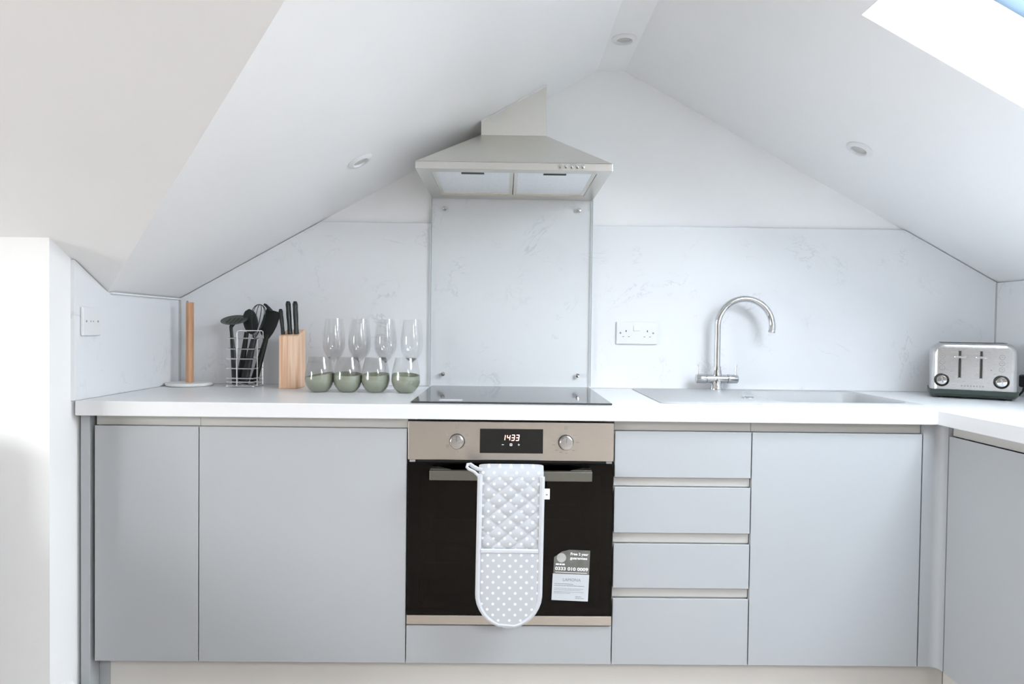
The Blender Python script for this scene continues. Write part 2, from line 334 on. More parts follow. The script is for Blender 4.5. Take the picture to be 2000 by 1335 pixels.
# skirting and trims
struct(MB().prism([(XL-.012, -.61, 0), (XL-.012, -.61, .115), (XL-.006, -.61, .115), (XL+.004, -.61, .10), (XL+.004, -.61, 0)], (0, YK+.61-.016, 0)).build('baseboard_left', 'gloss_white'), 'white skirting beside the cabinet end')
struct(MB().box(XF, XL-.012, YK-.016, YK, 0, .115).build('baseboard_knee', 'gloss_white', bevel=.004), 'white skirting along the knee wall')
struct(MB().box(XL, XL+.006, -.006, 0, .912, ZL-.006).build('trim_1', 'brushed'), 'thin metal corner strip at the worktop end')
struct(MB().box(XL, XL+.010, YK+(ZK-ZL)/MM+.01, -.006, ZL-.009, ZL-.003).build('trim_2', 'gloss_white', bevel=.002), 'white bead along the low eave')
struct(MB().box(XR-.004, XR, -.004, 0, .912, ZR-.006).build('trim_3', 'brushed'), 'thin corner strip behind the toaster')

# ------------------------------------------------------------------ splashbacks and worktop
W = .91; T = .042; WB_ = W-T
ZS = 1.52
tag(MB().prism([(XL, .012, W), (XR, .012, W), (XR, .012, zr(XR)-.004), (XR-(ZS-ZR)/MR-.006, .012, ZS), (.305, .012, ZS), (.305, .012, 1.66), (-.305, .012, 1.66), (-.305, .012, ZS), (XL+(ZS-ZL)/ML+.006, .012, ZS), (XL, .012, ZL-.004)], (0, -.012, 0)).build('splashback', 'splash', bevel=.001),
    'white veined stone-effect splashback along the gable wall, stepped up behind the hob', 'splashback')
tag(MB().prism([(XL-.012, 0, W), (XL-.012, -.605, W), (XL-.012, -.605, zm(-.605)-.004), (XL-.012, YK+(ZK-ZL)/MM, ZL-.004), (XL-.012, 0, ZL-.004)], (.012, 0, 0)).build('splashback', 'splash', bevel=.001),
    'small white splashback with a blank plate, beside the paper towel holder', 'splashback')
tag(MB().prism([(XR+.0115, 0, W), (XR+.0115, -1.9, W), (XR+.0115, -1.9, ZR-.006), (XR+.0115, 0, ZR-.006)], (-.0115, 0, 0)).build('splashback', 'splash', bevel=.001),
    'white splashback on the side wall behind the toaster', 'splashback')
SK = (.452, 1.262, -.505, -.022)                 # sink outline
xs = [XL, SK[0]+.02, 1.226, XR]; xs = [XL, SK[0]+.02, 1.226, SK[1]-.02, XR]
ys = [-1.9, -.605, SK[2]+.02, SK[3]-.02, 0]
tag(MB().cells(xs, ys, WB_, W, lambda i, j: not (j == 0 and i < 2) and not (j == 2 and i in (1, 2))).build('worktop', 'worktop', bevel=.0025, seg=3),
    'white marble-effect worktop turning the corner beside the sink', 'worktop')

# ------------------------------------------------------------------ cabinets
YD, DT = -.58, .020                 # door face and thickness
ZB, ZT = .1535, .837                # door bottom and top
YC = YD + DT + .001                 # carcass front
def carcass(r, x0, x1, top=WB_-.002, z0=.14, back=-.02, low=None):
    m = MB(); t = .016
    m.box(x0+.0005, x0+t, YC+.024, back, z0, top); m.box(x1-t, x1-.0005, YC+.024, back, z0, top)
    m.box(x0+t, x1-t, YC+.024, back, z0, z0+t); m.box(x0+t, x1-t, back-.008, back, z0+t, top)
    return m.build('carcass', 'carcass', r)
def channel(r, x0, x1, z0, z1):
    """recessed grip rail above a door or drawer front"""
    m = MB().box(x0+.0005, x1-.0005, YD+.012, YC, z0+.0006, z1)
    m.box(x0+.0005, x1-.0005, YC, YC+.020, z0-.028, z1)
    return m.build('grip_rail', 'cabinet_rail', r, bevel=.001)
def front(r, name, x0, x1, z0, z1, g=.0015):
    """door or drawer front whose top edge slopes back into a finger grip"""
    m = MB(); m.prism([(x0+g, YD, z0), (x0+g, YD, z1), (x0+g, YD+.004, z1), (x0+g, YD+DT, z1-.016), (x0+g, YD+DT, z0)], (x1-x0-2*g, 0, 0))
    return m.build(name, 'cabinet', r, bevel=.0012)
def door_unit(x0, x1, label, door_x=None):
    r = root('base_cabinet', ((x0+x1)/2, -.3, .14), label, 'cabinet', 'grey handleless base cabinets')
    carcass(r, x0, x1); channel(r, x0, x1, ZT, WB_-.001)
    front(r, 'door', *(door_x or (x0, x1)), ZB, ZT); return r
door_unit(-1.2, -.9, 'narrow grey handleless base cabinet at the end below the paper towel holder')
door_unit(-.9, -.3, 'wide grey handleless base cabinet beside the oven, below the green-bottomed glasses')
ru = root('base_cabinet', (.5, -.3, .14), 'light grey base cabinet with four handleless drawers beside the oven', 'cabinet', 'grey handleless base cabinets')
carcass(ru, .3, .7)
Zd = [(.837, .7025), (.6745, .5405), (.5085, .3785), (.3480, ZB)]
for i, (a, b) in enumerate(Zd):
    channel(ru, .3, .7, a, WB_-.001 if i == 0 else Zd[i-1][1]+.002); front(ru, 'drawer', .3, .7, b, a)
door_unit(.7, 1.2, 'grey handleless base cabinet below the sink, next to the corner post')
ro = root('oven_housing', (0, -.3, .14), 'grey oven housing with a plain drawer front under the oven', 'cabinet')
carcass(ro, -.3, .3); bx('shelf', 'carcass', ro, -.284, .284, YC+.024, -.028, .235, .251)
MB().box(-.2985, .2985, YD, YD+DT, ZB, .2645).build('drawer', 'cabinet', ro, bevel=.0012)
# end panel, with the vertical grip recess between it and the first door
tag(MB().box(XL+.0005, -1.2125, YD, -.02, .001, WB_-.001).build('end_panel', 'cabinet', bevel=.0012), 'slim grey end panel between the white wall and narrow cabinet', 'panel')
# corner post with a rounded inner corner
XD = XR - .58
cp = []
cp += [(1.2015, YD+.06), (1.2015, YD)]
for k in range(9):
    a = math.radians(90 - 90*k/8); cp.append((XD-.024+.024*math.cos(a), YD-.024+.024*math.sin(a)))
cp += [(XD, YD-.028), (XD+.06, YD-.028), (XD+.06, YD+.06)]
tag(MB().prism([(x, y, ZB) for x, y in cp], (0, 0, WB_-.0015-ZB)).build('corner_post', 'cabinet', smooth=True), 'rounded grey post filling the inner corner of the cabinets', 'post')
# return run under the side worktop (faces the other way)
def return_unit(y0, y1, label):
    r = root('base_cabinet', (1.55, (y0+y1)/2, .14), label, 'cabinet', 'grey handleless base cabinets'); xc = XD+DT+.001
    m = MB().box(xc+.024, XR-.02, y0+.0005, y0+.016, .14, WB_-.002); m.box(xc+.024, XR-.02, y1-.016, y1-.0005, .14, WB_-.002); m.box(xc+.024, XR-.02, y0+.016, y1-.016, .14, .156)
    m.build('carcass', 'carcass', r)
    MB().box(XD+.012, xc+.02, y0+.0005, y1-.0005, ZT+.0006, WB_-.001).build('grip_rail', 'cabinet_rail', r, bevel=.001)
    MB().prism([(XD, y0+.0015, ZB), (XD, y0+.0015, ZT), (XD+.004, y0+.0015, ZT), (XD+DT, y0+.0015, ZT-.016), (XD+DT, y0+.0015, ZB)], (0, y1-y0-.003, 0)).build('door', 'cabinet', r, bevel=.0012)
return_unit(-1.21, -.61, 'grey base cabinet on the return run, below the toaster')
return_unit(-1.81, -1.21, 'grey base cabinet at the far end of the return run')
# plinths
tag(bx('plinth', 'plinth', None, -1.18, XD+.05-.0005, -.535, -.519, .001, .150, .001), 'long grey plinth board under the cabinets and oven', 'plinth')
tag(bx('plinth', 'plinth', None, XD+.05, XD+.066, -1.81, -.535, .001, .150, .001), 'grey plinth board under the return run', 'plinth')
bxp = bx('filler', 'cabinet', None, -1.2115, -1.1805, -.535, -.519, .001, .150); tag(bxp, 'short grey filler between the end panel and long plinth', 'filler')

# ------------------------------------------------------------------ oven
OY = -.585
ov = root('oven', (0, -.30, .27), 'built-in stainless steel oven with dark glass door and clock display', 'oven')
m = MB(); t = .012
m.box(-.28, .28, -.050, -.038, .258, .855); m.box(-.28, -.268, OY+.03, -.05, .258, .855); m.box(.268, .28, OY+.03, -.05, .258, .855)
m.box(-.268, .268, OY+.03, -.05, .258, .27); m.box(-.268, .268, OY+.03, -.05, .735, .855)
m.build('cavity', 'cavity', ov)
for z in (.492, .434):
    rk = MB().tube([(-.265, -.54, z), (.265, -.54, z)], .003, 6); rk.tube([(-.265, -.08, z), (.265, -.08, z)], .003, 6)
    for k in range(12): x = -.25+.5*k/11; rk.tube([(x, -.54, z+.004), (x, -.08, z+.004)], .0018, 5)
    rk.build('rack', 'chrome', ov)
pn = bx('control_panel', 'steel', ov, -.2975, .2975, OY, OY+.028, .7490, .8600, .0015)
bx('gap_seal', 'dark', ov, -.290, .290, OY+.012, OY+.028, .7405, .7490)
for x in (-.285, .285): bx('hinge_cover', 'grey_plastic', pn, x-.008, x+.008, OY+.004, OY+.012, .7415, .7485)
ds = bx('display', 'display', ov, -.0905, .0920, OY-.0012, OY+.001, .7700, .8405, .0006)
SEG = {'1': 'bc', '4': 'fgbc', '3': 'abgcd'}
def digit(m, ch, x, z, wd, h):
    t = .0021; P = {'a': (0, h, wd, h), 'b': (wd, h/2, wd, h), 'c': (wd, 0, wd, h/2), 'd': (0, 0, wd, 0), 'e': (0, 0, 0, h/2), 'f': (0, h/2, 0, h), 'g': (0, h/2, wd, h/2)}
    sk = lambda u, v: (x+u+v*.12, z+v)
    for sname in SEG[ch]:
        u0, v0, u1, v1 = P[sname]
        q = [(u0, v0-t/2), (u1, v1-t/2), (u1, v1+t/2), (u0, v0+t/2)] if v0 == v1 else [(u0-t/2, v0+.0006), (u1-t/2, v1-.0006), (u1+t/2, v1-.0006), (u0+t/2, v0+.0006)]
        m.prism([(sk(*p)[0], OY-.0014, sk(*p)[1]) for p in q], (0, -.0005, 0))
for ch, x in zip('1433', (-.0265, -.0125, .0005, .0135)):
    m = MB(); digit(m, ch, x, .8075, .0078, .0155); m.build('digit', 'digits', ds)
m = MB().box(-.0270, -.0210, OY-.0018, OY-.0014, .7943, .7957); m.build('minus_key', 'print_white', ds)
m = MB(); m.cells([-.0040, -.0022, .0012, .0030], [.7915, .7932, .7968, .7985], 0, .0004, lambda i, j: not (i == j == 1), lambda u, v, h: (u, OY-.0014-h, v)); m.build('menu_key', 'print_white', ds)
m = MB().box(.0190, .0250, OY-.0018, OY-.0014, .7943, .7957); m.box(.0213, .0227, OY-.0018, OY-.0014, .7920, .7980); m.build('plus_key', 'print_white', ds)
KN = (Vector((1, 0, 0)), Vector((0, 0, 1)), Vector((0, -1, 0)))
for kx in (-.156, .158):
    kz = .803
    MB().lathe([(.0225, -.001), (.0225, .0015), (.0205, .0025)], (kx, OY, kz), 36, KN).build('bezel', 'dark', pn, smooth=True)
    kb = MB().lathe([(.0200, 0), (.0205, .004), (.0195, .019), (.0175, .0225), (.012, .0232), (.0, .0235)], (kx, OY-.001, kz), 40, KN, cap1=False).build('knob', 'brushed', pn, smooth=True)
    bx('pointer', 'print_dark', kb, kx-.0007, kx+.0007, OY-.0252, OY-.0238, kz+.003, kz+.017)
def icon(x, z, s, kind):
    m = MB(); y0 = OY-.0001; L_ = lambda a, b, c, d: m.box(a, b, y0-.0003, y0, c, d)
    if kind == 'box':
        m.cells([x-s, x-s*.7, x+s*.7, x+s], [z-s, z-s*.7, z+s*.7, z+s], 0, .0003, lambda i, j: not (i == j == 1), lambda u, v, h: (u, y0-h, v))
        L_(x-s*.4, x+s*.4, z-s*.12, z+s*.12)
    elif kind == 'dot': L_(x-s, x+s, z-s, z+s)
    elif kind == 'fan':
        m.cells([x-s, x-s*.75, x+s*.75, x+s], [z-s, z-s*.75, z+s*.75, z+s], 0, .0003, lambda i, j: not (i == j == 1), lambda u, v, h: (u, y0-h, v)); L_(x-s*.45, x+s*.45, z-s*.45, z+s*.45)
    elif kind == 'dash': L_(x-s, x-s*.25, z-.0011, z+.0011); L_(x-s*.05, x+s*.9, z-.0011, z+.0011)
    m.build('symbol', 'grey_plastic', pn)
icon(-.156, .8445, .0042, 'box'); icon(-.156, .8330, .0008, 'dot'); icon(.158, .8445, .0042, 'box'); icon(.158, .8330, .0008, 'dot')
for x, z, k in ((-.184, .8205, 'fan'), (-.128, .8215, 'box'), (-.184, .7895, 'box'), (-.128, .7905, 'fan'), (-.1555, .7735, 'fan')): icon(x, z, .0035, k)
for x, z in ((.184, .8245), (.192, .8035), (.181, .780), (.160, .772), (.144, .7745), (.132, .7800), (.123, .7960), (.121, .8060)): icon(x, z, .0042, 'dash')
# door: dark pane, steel strip, handle
dr = bx('door', 'oven_glass', ov, -.2965, .2965, OY, OY+.006, .2975, .7400, .001)
bx('inner_pane', 'clear', dr, -.262, .262, OY+.018, OY+.022, .315, .715)
m = MB(); m.cells([-.2965, -.262, .262, .2965], [.2975, .318, .705, .7395], 0, .012, lambda i, j: not (i == j == 1), lambda u, v, h: (u, OY+.0065+h, v)); m.build('door_frame', 'dark', dr)
bx('bottom_strip', 'steel', dr, -.2975, .2975, OY-.001, OY+.018, .2700, .2970, .001)
HB = (-.229, .229, -.640, -.622, .7020, .7290)
hd = MB().box(*HB).build('handle', 'handle_steel', dr, bevel=.0015)
for sx in (-1, 1):
    xe = .229*sx
    MB().prism([(xe, -.622, .7035), (xe, OY, .7035), (xe-.022*sx, OY, .7035), (xe-.060*sx, -.622, .7035)], (0, 0, .0265)).build('handle_bracket', 'handle_steel', hd, bevel=.0008)

# ------------------------------------------------------------------ double oven glove on the handle
def glove_shell(path, hwf, cxf, th, quilt=None, nu=44, dense=None):
    """soft pad: cross-sections along path [(y, z, ny, nz)] ; hwf/cxf give half width and centre for row"""
    loops = []
    for i, (y, z, ny, nz) in enumerate(path):
        hw, cx = hwf(i), cxf(i); lp = []
        for side in (1, -1):
            for k in range(nu+1):
                u = -1 + 2*k/nu
                if side < 0: u = -u
                x = cx + hw*u; pr = th*max(0, 1-abs(u)**6)**.5
                d = pr + (quilt(x, z, i) * (1-u**8) if quilt and side > 0 else 0)
                lp.append((x, y + ny*d*side, z + nz*d*side))
        loops.append(lp)
    return MB().loft(loops)
GY, GC, GR = -.655, .7205, .0235
mt = root('oven_glove', (0, -.63, .296), 'pale grey double oven glove with white dots hanging over the oven handle', 'oven glove')
path, zz = [], []
n_arc = 26
for k in range(n_arc+1):                                    # rounded bottom
    a = math.pi/2*(k/n_arc); zz.append(.386 - .0900*math.cos(a))
for k in range(1, 131): zz.append(.386 + (GC-.386)*k/130)
for z in zz: path.append((GY, z, -1, 0))
for k in range(1, 17):
    a = math.pi*k/16; path.append((GY+GR-GR*math.cos(a), GC+GR*math.sin(a), -math.cos(a), math.sin(a)))
for k in range(1, 9): path.append((GY+2*GR, GC-.20*k/8, 1, 0))
def ghw(i):
    if i < len(zz) and zz[i] < .386: return max(.002, math.sqrt(max(0, .0905**2-((.386-zz[i])*.0905/.0900)**2)))
    return .0905
gcx = lambda i: -.0025 + .003*max(0, min(1, (path[i][1]-.39)/.34))
def quilt(x, z, i):
    if i >= len(zz) or z < .512: return 0
    s = .036; a = (x*.8+z)/1.28; b = (x*.8-z)/1.28
    k = min(1, (z-.512)/.01)*min(1, max(.25, (.74-z)/.04))
    return .0056*k*abs(math.sin(math.pi*(b+.008)/s))**.45*(.35+.65*abs(math.sin(math.pi*a/s))**.45)
glove_shell(path, ghw, gcx, .0042, quilt, nu=64).build('quilted_pad', 'cotton_dots', mt, smooth=True)
pk = [(GY-.0068, z, -1, 0) for z in zz if z < .516]
glove_shell(pk, lambda i: max(.001, ghw(i)-.004), gcx, .0042).build('pocket', 'cotton_dots', mt, smooth=True)
bx('pocket_hem', 'cotton', mt, -.083, .079, GY-.0128, GY-.006, .506, .5185, .003)
o1 = [(gcx(0)-ghw(i)+.0040, GY-.0055, zz[i]+.004) for i in range(len(zz)-1, -1, -1)]; o2 = [(gcx(0)+ghw(i)-.0040, GY-.0055, zz[i]+.004) for i in range(len(zz))]
for lst in (o1, o2):
    for q, p in enumerate(lst): lst[q] = (p[0]+.003*max(0, min(1, (p[2]-.39)/.34)), p[1], p[2])
bind = [p for p in o1 if p[2] > .302][::3] + [p for p in o2 if p[2] > .302][::3]
MB().tube(bind, .0072, 8, flat=1.0, ref=(0, -1, 0)).build('binding', 'cotton', mt, smooth=True)
MB().tube([(-.084, GY-.003, .706), (-.092, GY-.005, .722), (-.104, GY-.006, .733), (-.117, GY-.006, .739), (-.123, GY-.005, .744), (-.121, GY-.003, .751), (-.114, GY-.001, .751), (-.104, GY, .744), (-.092, GY, .738), (-.080, GY, .736)], .0042, 8, flat=1.5, ref=(0, 0, 1)).build('hanging_loop', 'cotton', mt, smooth=True)
tg = bx('label_tag', 'tag_cotton', mt, .085, .1085, GY-.003, GY-.0015, .656, .6855)
bx('tag_print', 'print_faint', tg, .0975, .1025, GY-.0034, GY-.003, .667, .671)

# ------------------------------------------------------------------ guarantee card stuck on the oven door
gc = root('guarantee_card', (.1755, OY-.0004, .3425), 'small grey and white guarantee card stuck to the oven glass', 'card', rot=(0, .036, 0))
K = dict(local=True)
bx('card', 'card_white', gc, -.053, .053, -.0006, 0, 0, .0775, **K)
hdp = MB().prism([(-.0515, -.0006, .0775), (.0525, -.0006, .0775), (.0525, -.0006, .1485), (-.008, -.0006, .1485), (-.030, -.0006, .142), (-.0515, -.0006, .125)], (0, .0006, 0)).build('card_header', 'card_grey', gc, local=True)
MB().lathe([(.0135, 0), (.0135, .0003), (0, .0003)], (-.030, -.0006, .1245), 24, KN, cap1=False).build('round_emblem', 'card_pale', hdp, local=True)
def put(body, size, x, z, mat, parent, bold=0, width=None):
    return shift(text_mb(body, size, bold, width=width), x, -.0009, z).build('lettering', mat, parent, local=True)
put('Free 2 year', .0105, -.0045, .1335, 'print_white', hdp, .00035, .052)
put('guarantee', .0105, -.0045, .1215, 'print_white', hdp, .00035, .050)
for i, (a, b) in enumerate(((-.0455, -.0365), (-.0350, -.0290), (-.0275, -.0195))): bx('illegible_print', 'print_white', hdp, a, b, -.0009, -.0006, .1030, .1075, **K)
put('0333 010 0009', .0130, -.0470, .0885, 'print_white', hdp, .00045, .096)
bx('rule', 'print_white', hdp, -.046, .046, -.0009, -.0006, .0815, .0830, **K)
put('LAMONA', .0125, -.0235, .0570, 'print_faint', gc, 0, .052)
for z, a, b, mt_ in ((.0485, -.047, .008, 'print_dark'), (.0435, -.047, .040, 'print_dark'), (.0350, -.047, .038, 'print_faint'), (.0310, -.047, .030, 'print_faint'), (.0255, -.047, .039, 'print_faint'), (.0215, -.047, .000, 'print_faint'), (.0125, .016, .034, 'print_dark'), (.0080, .016, .041, 'print_dark')):
    m = MB(); x = a
    while x < b:
        l = random.uniform(.003, .008); m.box(x, min(b, x+l), -.0009, -.0006, z-.0005, z+.0005); x += l+.0009
    m.build('illegible_print', mt_, gc, local=True)

# ------------------------------------------------------------------ hob
hb = root('hob', (0, -.30, W), 'flat black glass induction hob with a small white sticker', 'hob')
bx('glass_top', 'hob_glass', hb, -.2925, .2935, -.568, -.030, W+.0005, W+.0055, .0015)
bx('hob_sticker', 'card_white', hb, -.214, -.146, -.548, -.505, W+.0056, W+.0060)

# ------------------------------------------------------------------ glass splashback behind the hob
gs = root('glass_splashback', (0, -.010, .915), 'clear glass panel with four screw caps fixed behind the hob', 'splashback')
bx('pane', 'pane', gs, -.2985, .2985, -.013, -.007, .917, 1.611)
for x in (-.300, .300): bx('pane_edge', 'glass_edge', gs, x-.0012, x+.0012, -.0132, -.0068, .916, 1.611)
for x, z in ((-.252, 1.573), (.249, 1.574), (-.252, .957), (.252, .957)):
    MB().lathe([(.0085, .0), (.0085, .003), (.007, .0052), (0, .006)], (x, -.013, z), 24, KN, cap1=False).build('screw_cap', 'chrome', gs, smooth=True)
    MB().lathe([(.006, -.006), (.006, .0)], (x, -.007, z), 16, KN).build('spacer', 'white_plastic', gs)

# ------------------------------------------------------------------ cooker hood
HZ0, HZ1, HY0 = 1.612, 1.634, -.47
hood = root('cooker_hood', (0, -.2, HZ0), 'stainless steel chimney hood with five push buttons above the hob', 'cooker hood')
HBK = -.002
m = MB(); m.cells([-.30, -.258, .258, .30], [HY0, -.428, -.075, HBK], HZ0, HZ1, lambda i, j: not (i == j == 1)); m.build('rim', 'rim_steel', hood, bevel=.001)
cb = -.143; CZ = 1.810; cxh = .1145
sq = lambda x0, x1, y0, y1, z: [(x0, y0, z), (x1, y0, z), (x1, y1, z), (x0, y1, z)]
MB().loft([sq(-.30, .30, HY0, HBK, HZ1+.0003), sq(-cxh, cxh, cb, HBK, CZ)]).build('canopy', 'hood_steel', hood)
MB().add([(-cxh, cb, CZ), (cxh, cb, CZ), (cxh, HBK, CZ), (-cxh, HBK, CZ), (-cxh, cb, zl(-cxh)-.001), (cxh, cb, zl(cxh)-.001), (cxh, HBK, zl(cxh)-.001), (-cxh, HBK, zl(-cxh)-.001)],
    [(3, 2, 1, 0), (4, 5, 6, 7), (0, 1, 5, 4), (1, 2, 6, 5), (2, 3, 7, 6), (3, 0, 4, 7)]).build('chimney', 'hood_steel', hood, bevel=.0008)
d = Vector((2*cxh, 0, zl(cxh)-zl(-cxh)))
MB().prism([(-cxh, cb-.003, zl(-cxh)-.006), (cxh, cb-.003, zl(cxh)-.006), (cxh, cb-.003, zl(cxh)-.001), (-cxh, cb-.003, zl(-cxh)-.001)], (0, .003, 0)).build('sealant_bead', 'white_plastic', hood)
for x0, x1 in ((-.2575, -.0015), (.0015, .2575)):
    ft = bx('grease_filter', 'filter', hood, x0, x1, -.4275, -.0755, HZ0+.006, HZ0+.014, .001)
    xm = (x0+x1)/2
    m = MB(); m.cells([x0, x0+.012, x1-.012, x1], [-.4275, -.4155, -.0875, -.0755], HZ0+.003, HZ0+.006, lambda i, j: not (i == j == 1)); m.build('filter_frame', 'hood_steel', ft)
    m = MB().box(xm-.036, xm+.036, -.400, -.382, HZ0+.0045, HZ0+.006); m.build('filter_catch', 'dark', ft, bevel=.001)
for k in range(5):
    MB().lathe([(.0062, -.001), (.0062, .003), (.0045, .0055), (0, .006)], (.141+.0172*k, HY0, 1.6235), 20, KN, cap1=False).build('push_button', 'chrome', hood, smooth=True)

# ------------------------------------------------------------------ sink and tap
sk = root('sink', (.86, -.26, W), 'pale grey inset sink with drainer beside the hob', 'sink')
ZK_ = W+.004
B = (.835, 1.240, -.455, -.095)
loops = [rrect(*SK, .02, W+.0003), rrect(*SK, .02, W+.002), rrect(SK[0]+.003, SK[1]-.003, SK[2]+.003, SK[3]-.003, .018, ZK_),
         rrect(B[0]-.006, B[1]+.006, B[2]-.006, B[3]+.006, .06, ZK_), rrect(*B, .055, W-.004), rrect(B[0]+.012, B[1]-.012, B[2]+.012, B[3]-.012, .05, W-.16), rrect(B[0]+.04, B[1]-.04, B[2]+.04, B[3]-.04, .04, W-.175)]
MB().loft(loops, cap0=False).build('basin', 'sink', sk, smooth=True)
MB().lathe([(.020, 0), (.020, .003), (.017, .006), (0, .007)], (.771, -.345, ZK_), 28, cap1=False).build('waste_knob', 'chrome', sk, smooth=True)
tp = root('kitchen_tap', (.762, -.055, ZK_), 'chrome swan-neck mixer tap with twin levers behind the sink', 'tap')
TX, TY = .762, -.055
MB().lathe([(.0235, 0), (.0235, .006), (.020, .014), (.0185, .040)], (TX, TY, ZK_), 32).build('base', 'chrome', tp, smooth=True)
XA = (Vector((0, 1, 0)), Vector((0, 0, 1)), Vector((1, 0, 0)))
MB().lathe([(.0155, -.038), (.0165, -.018), (.0185, 0), (.0165, .018), (.0155, .038)], (TX, TY, .9545), 32, XA).build('body', 'chrome', tp, smooth=True)
for sx in (-1, 1):
    fr = (XA[0], XA[1]*1, XA[2]*sx)
    h = MB().lathe([(.0165, .039), (.0172, .041), (.0172, .074), (.0155, .0765), (0, .0765)], (TX, TY, .9545), 32, fr, cap1=False).build('handle', 'chrome', tp, smooth=True)
    MB().tube([(TX+.069*sx, TY, .968), (TX+.070*sx, TY, .985), (TX+.0715*sx, TY, 1.006)], [.0030, .0026, .0030], 10).build('lever', 'chrome', h, smooth=True)
MB().lathe([(.019, .966), (.018, .975), (.0150, .992), (.0150, 1.000)], (TX, TY, 0), 32).build('collar', 'chrome', tp, smooth=True)
pts = [(TX, TY, z) for z in (.99, 1.03, 1.08, 1.12)]
cx_, cz_, rr = TX+.0955, 1.152, .0955
for k in range(41):
    a = math.pi - (math.pi+.22)*k/40; pts.append((cx_+rr*math.cos(a), TY-.03*(k/40), cz_+rr*1.02*math.sin(a)))
MB().tube(pts, .0118, 20, ref=(0, 1, 0)).build('spout', 'chrome', tp, smooth=True)
e = Vector(pts[-1]); e0 = Vector(pts[-2]); dd = (e-e0).normalized()
MB().tube([e-dd*.002, e+dd*.003], .0124, 20, ref=(0, 1, 0)).build('aerator', 'brushed', tp, smooth=True)

# ------------------------------------------------------------------ sockets
so = root('double_socket', (.4735, 0, 1.078), 'white double power socket on the splashback beside the tap', 'socket')
so_y = -.009
bx('faceplate', 'white_plastic', so, .3965, .5515, so_y, -.0005, 1.077, 1.161, .003)
for cx0 in (.4275, .5195-.0005):
    s_ = 1 if cx0 < .47 else -1
    x = .4325 if s_ > 0 else .5125
    bx('earth_slot', 'dark', so, x-.0016, x+.0016, so_y-.0003, so_y, 1.1225, 1.1295)
    for dx in (-.0105, .0105): bx('pin_slot', 'grey_plastic', so, x+dx-.0034, x+dx+.0034, so_y-.0003, so_y, 1.1035, 1.1062)
for x in (.4115, .5345): MB().lathe([(.0036, -.0003), (.0036, .0004), (0, .0006)], (x, so_y, 1.119), 14, KN, cap1=False).build('screw', 'grey_plastic', so)
MB().prism([(.4605, so_y, 1.127), (.4605, so_y-.0042, 1.1285), (.4605, so_y-.0015, 1.146), (.4605, so_y, 1.146)], (.024, 0, 0)).build('rocker', 'white_plastic', so)
bl = root('outlet_plate', (XL, -.539, 1.092), 'white single outlet plate on the end splashback', 'socket')
bx('faceplate', 'white_plastic', bl, XL+.0005, XL+.009, -.582, -.496, 1.094, 1.178, .003)
for y in (-.566, -.512):
    MB().lathe([(.0034, -.0003), (.0034, .0004), (0, .0006)], (XL+.009, y, 1.136), 14, (Vector((0, 1, 0)), Vector((0, 0, 1)), Vector((1, 0, 0))), cap1=False).build('screw', 'grey_plastic', bl)
bx('outlet_mark', 'grey_plastic', bl, XL+.009, XL+.0094, -.548, -.544, 1.134, 1.138); bx('outlet_mark', 'grey_plastic', bl, XL+.009, XL+.0094, -.536, -.532, 1.134, 1.138)

# ------------------------------------------------------------------ downlights
def downlight(c, nrm, label):
    r = root('downlight', c, label, 'downlight', 'recessed ceiling downlights'); nz = Vector(nrm).normalized(); ax = Vector((0, 1, 0)); ay = nz.cross(ax)
    fr = (ax, ay, nz)
    MB().lathe([(.0425, .0002), (.0425, .0025), (.037, .0065), (.027, .0075), (.0245, .0015), (.0245, .0002)], c, 40, fr, cap0=False, cap1=False).build('trim_ring', 'white_plastic', r, smooth=True)
    MB().lathe([(.0243, .0012), (.015, .0022), (0, .0026)], c, 32, fr, cap0=False, cap1=False).build('lamp_face', 'lens', r, smooth=True)
downlight((-.486, -.386, zl(-.486)), (ML, 0, -1), 'round white downlight in the slope above the knife block')
downlight(((X1+X2)/2, -.265, ZRIDGE), (0, 0, -1), 'round white downlight on the flat ridge above the hood')
downlight((1.114, -.355, zr(1.114)), (-MR, 0, -1), 'round white downlight in the slope below the roof window')

# ------------------------------------------------------------------ paper towel holder
ph = root('paper_towel_holder', (-1.157, -.092, W), 'empty paper towel holder, wooden rod on a round white base', 'towel holder')
c = (-1.157, -.092, W)
MB().lathe([(.074, 0), (.079, .003), (.080, .009), (.078, .012), (.0, .0125)], c, 48, cap1=False).build('base', 'ceramic', ph, smooth=True)
rod = [(-.0110, -.0075), (.0015, -.0105), (.0110, -.0075), (.0110, .0085), (-.0110, .0085)]
MB().loft([[(c[0]+x, c[1]+y, W+z) for x, y in rod] for z in (.0126, .300)]).build('rod', 'beech', ph, bevel=.0012)
MB().prism([(c[0]-.010, c[1]-.006, W+.300), (c[0]-.010, c[1]+.006, W+.300), (c[0]-.010, c[1]+.002, W+.306), (c[0]-.010, c[1]-.004, W+.306)], (.003, 0, 0)).build('rod_tip', 'grey_plastic', ph)

# ------------------------------------------------------------------ utensil caddy
cd_ = root('utensil_caddy', (-.953, -.10, W), 'square chrome wire caddy holding black utensils', 'utensil holder')
cx0, cx1, cy0, cy1 = -.999, -.907, -.150, -.058
wr = .0023
for i, z in enumerate((.9165, .9295, .9425, .977, 1.0115, 1.046, 1.084)):
    MB().tube([(cx0, cy0, z), (cx1, cy0, z), (cx1, cy1, z), (cx0, cy1, z)], wr, 6, closed=True).build('ring_wire', 'wire', cd_, smooth=True)
MB().tube([(-.963, cy0-.003, .914), (-.963, cy0-.003, 1.104), (-.9615, cy0-.002, 1.109), (-.957, cy0, 1.111), (-.889, cy0+.03, 1.111), (-.885, cy0+.032, 1.108), (-.8845, cy0+.032, 1.085), (-.905, cy0+.032, 1.080), (-.905, cy0+.032, .914)], .0021, 8).build('loop_wire', 'wire', cd_, smooth=True)
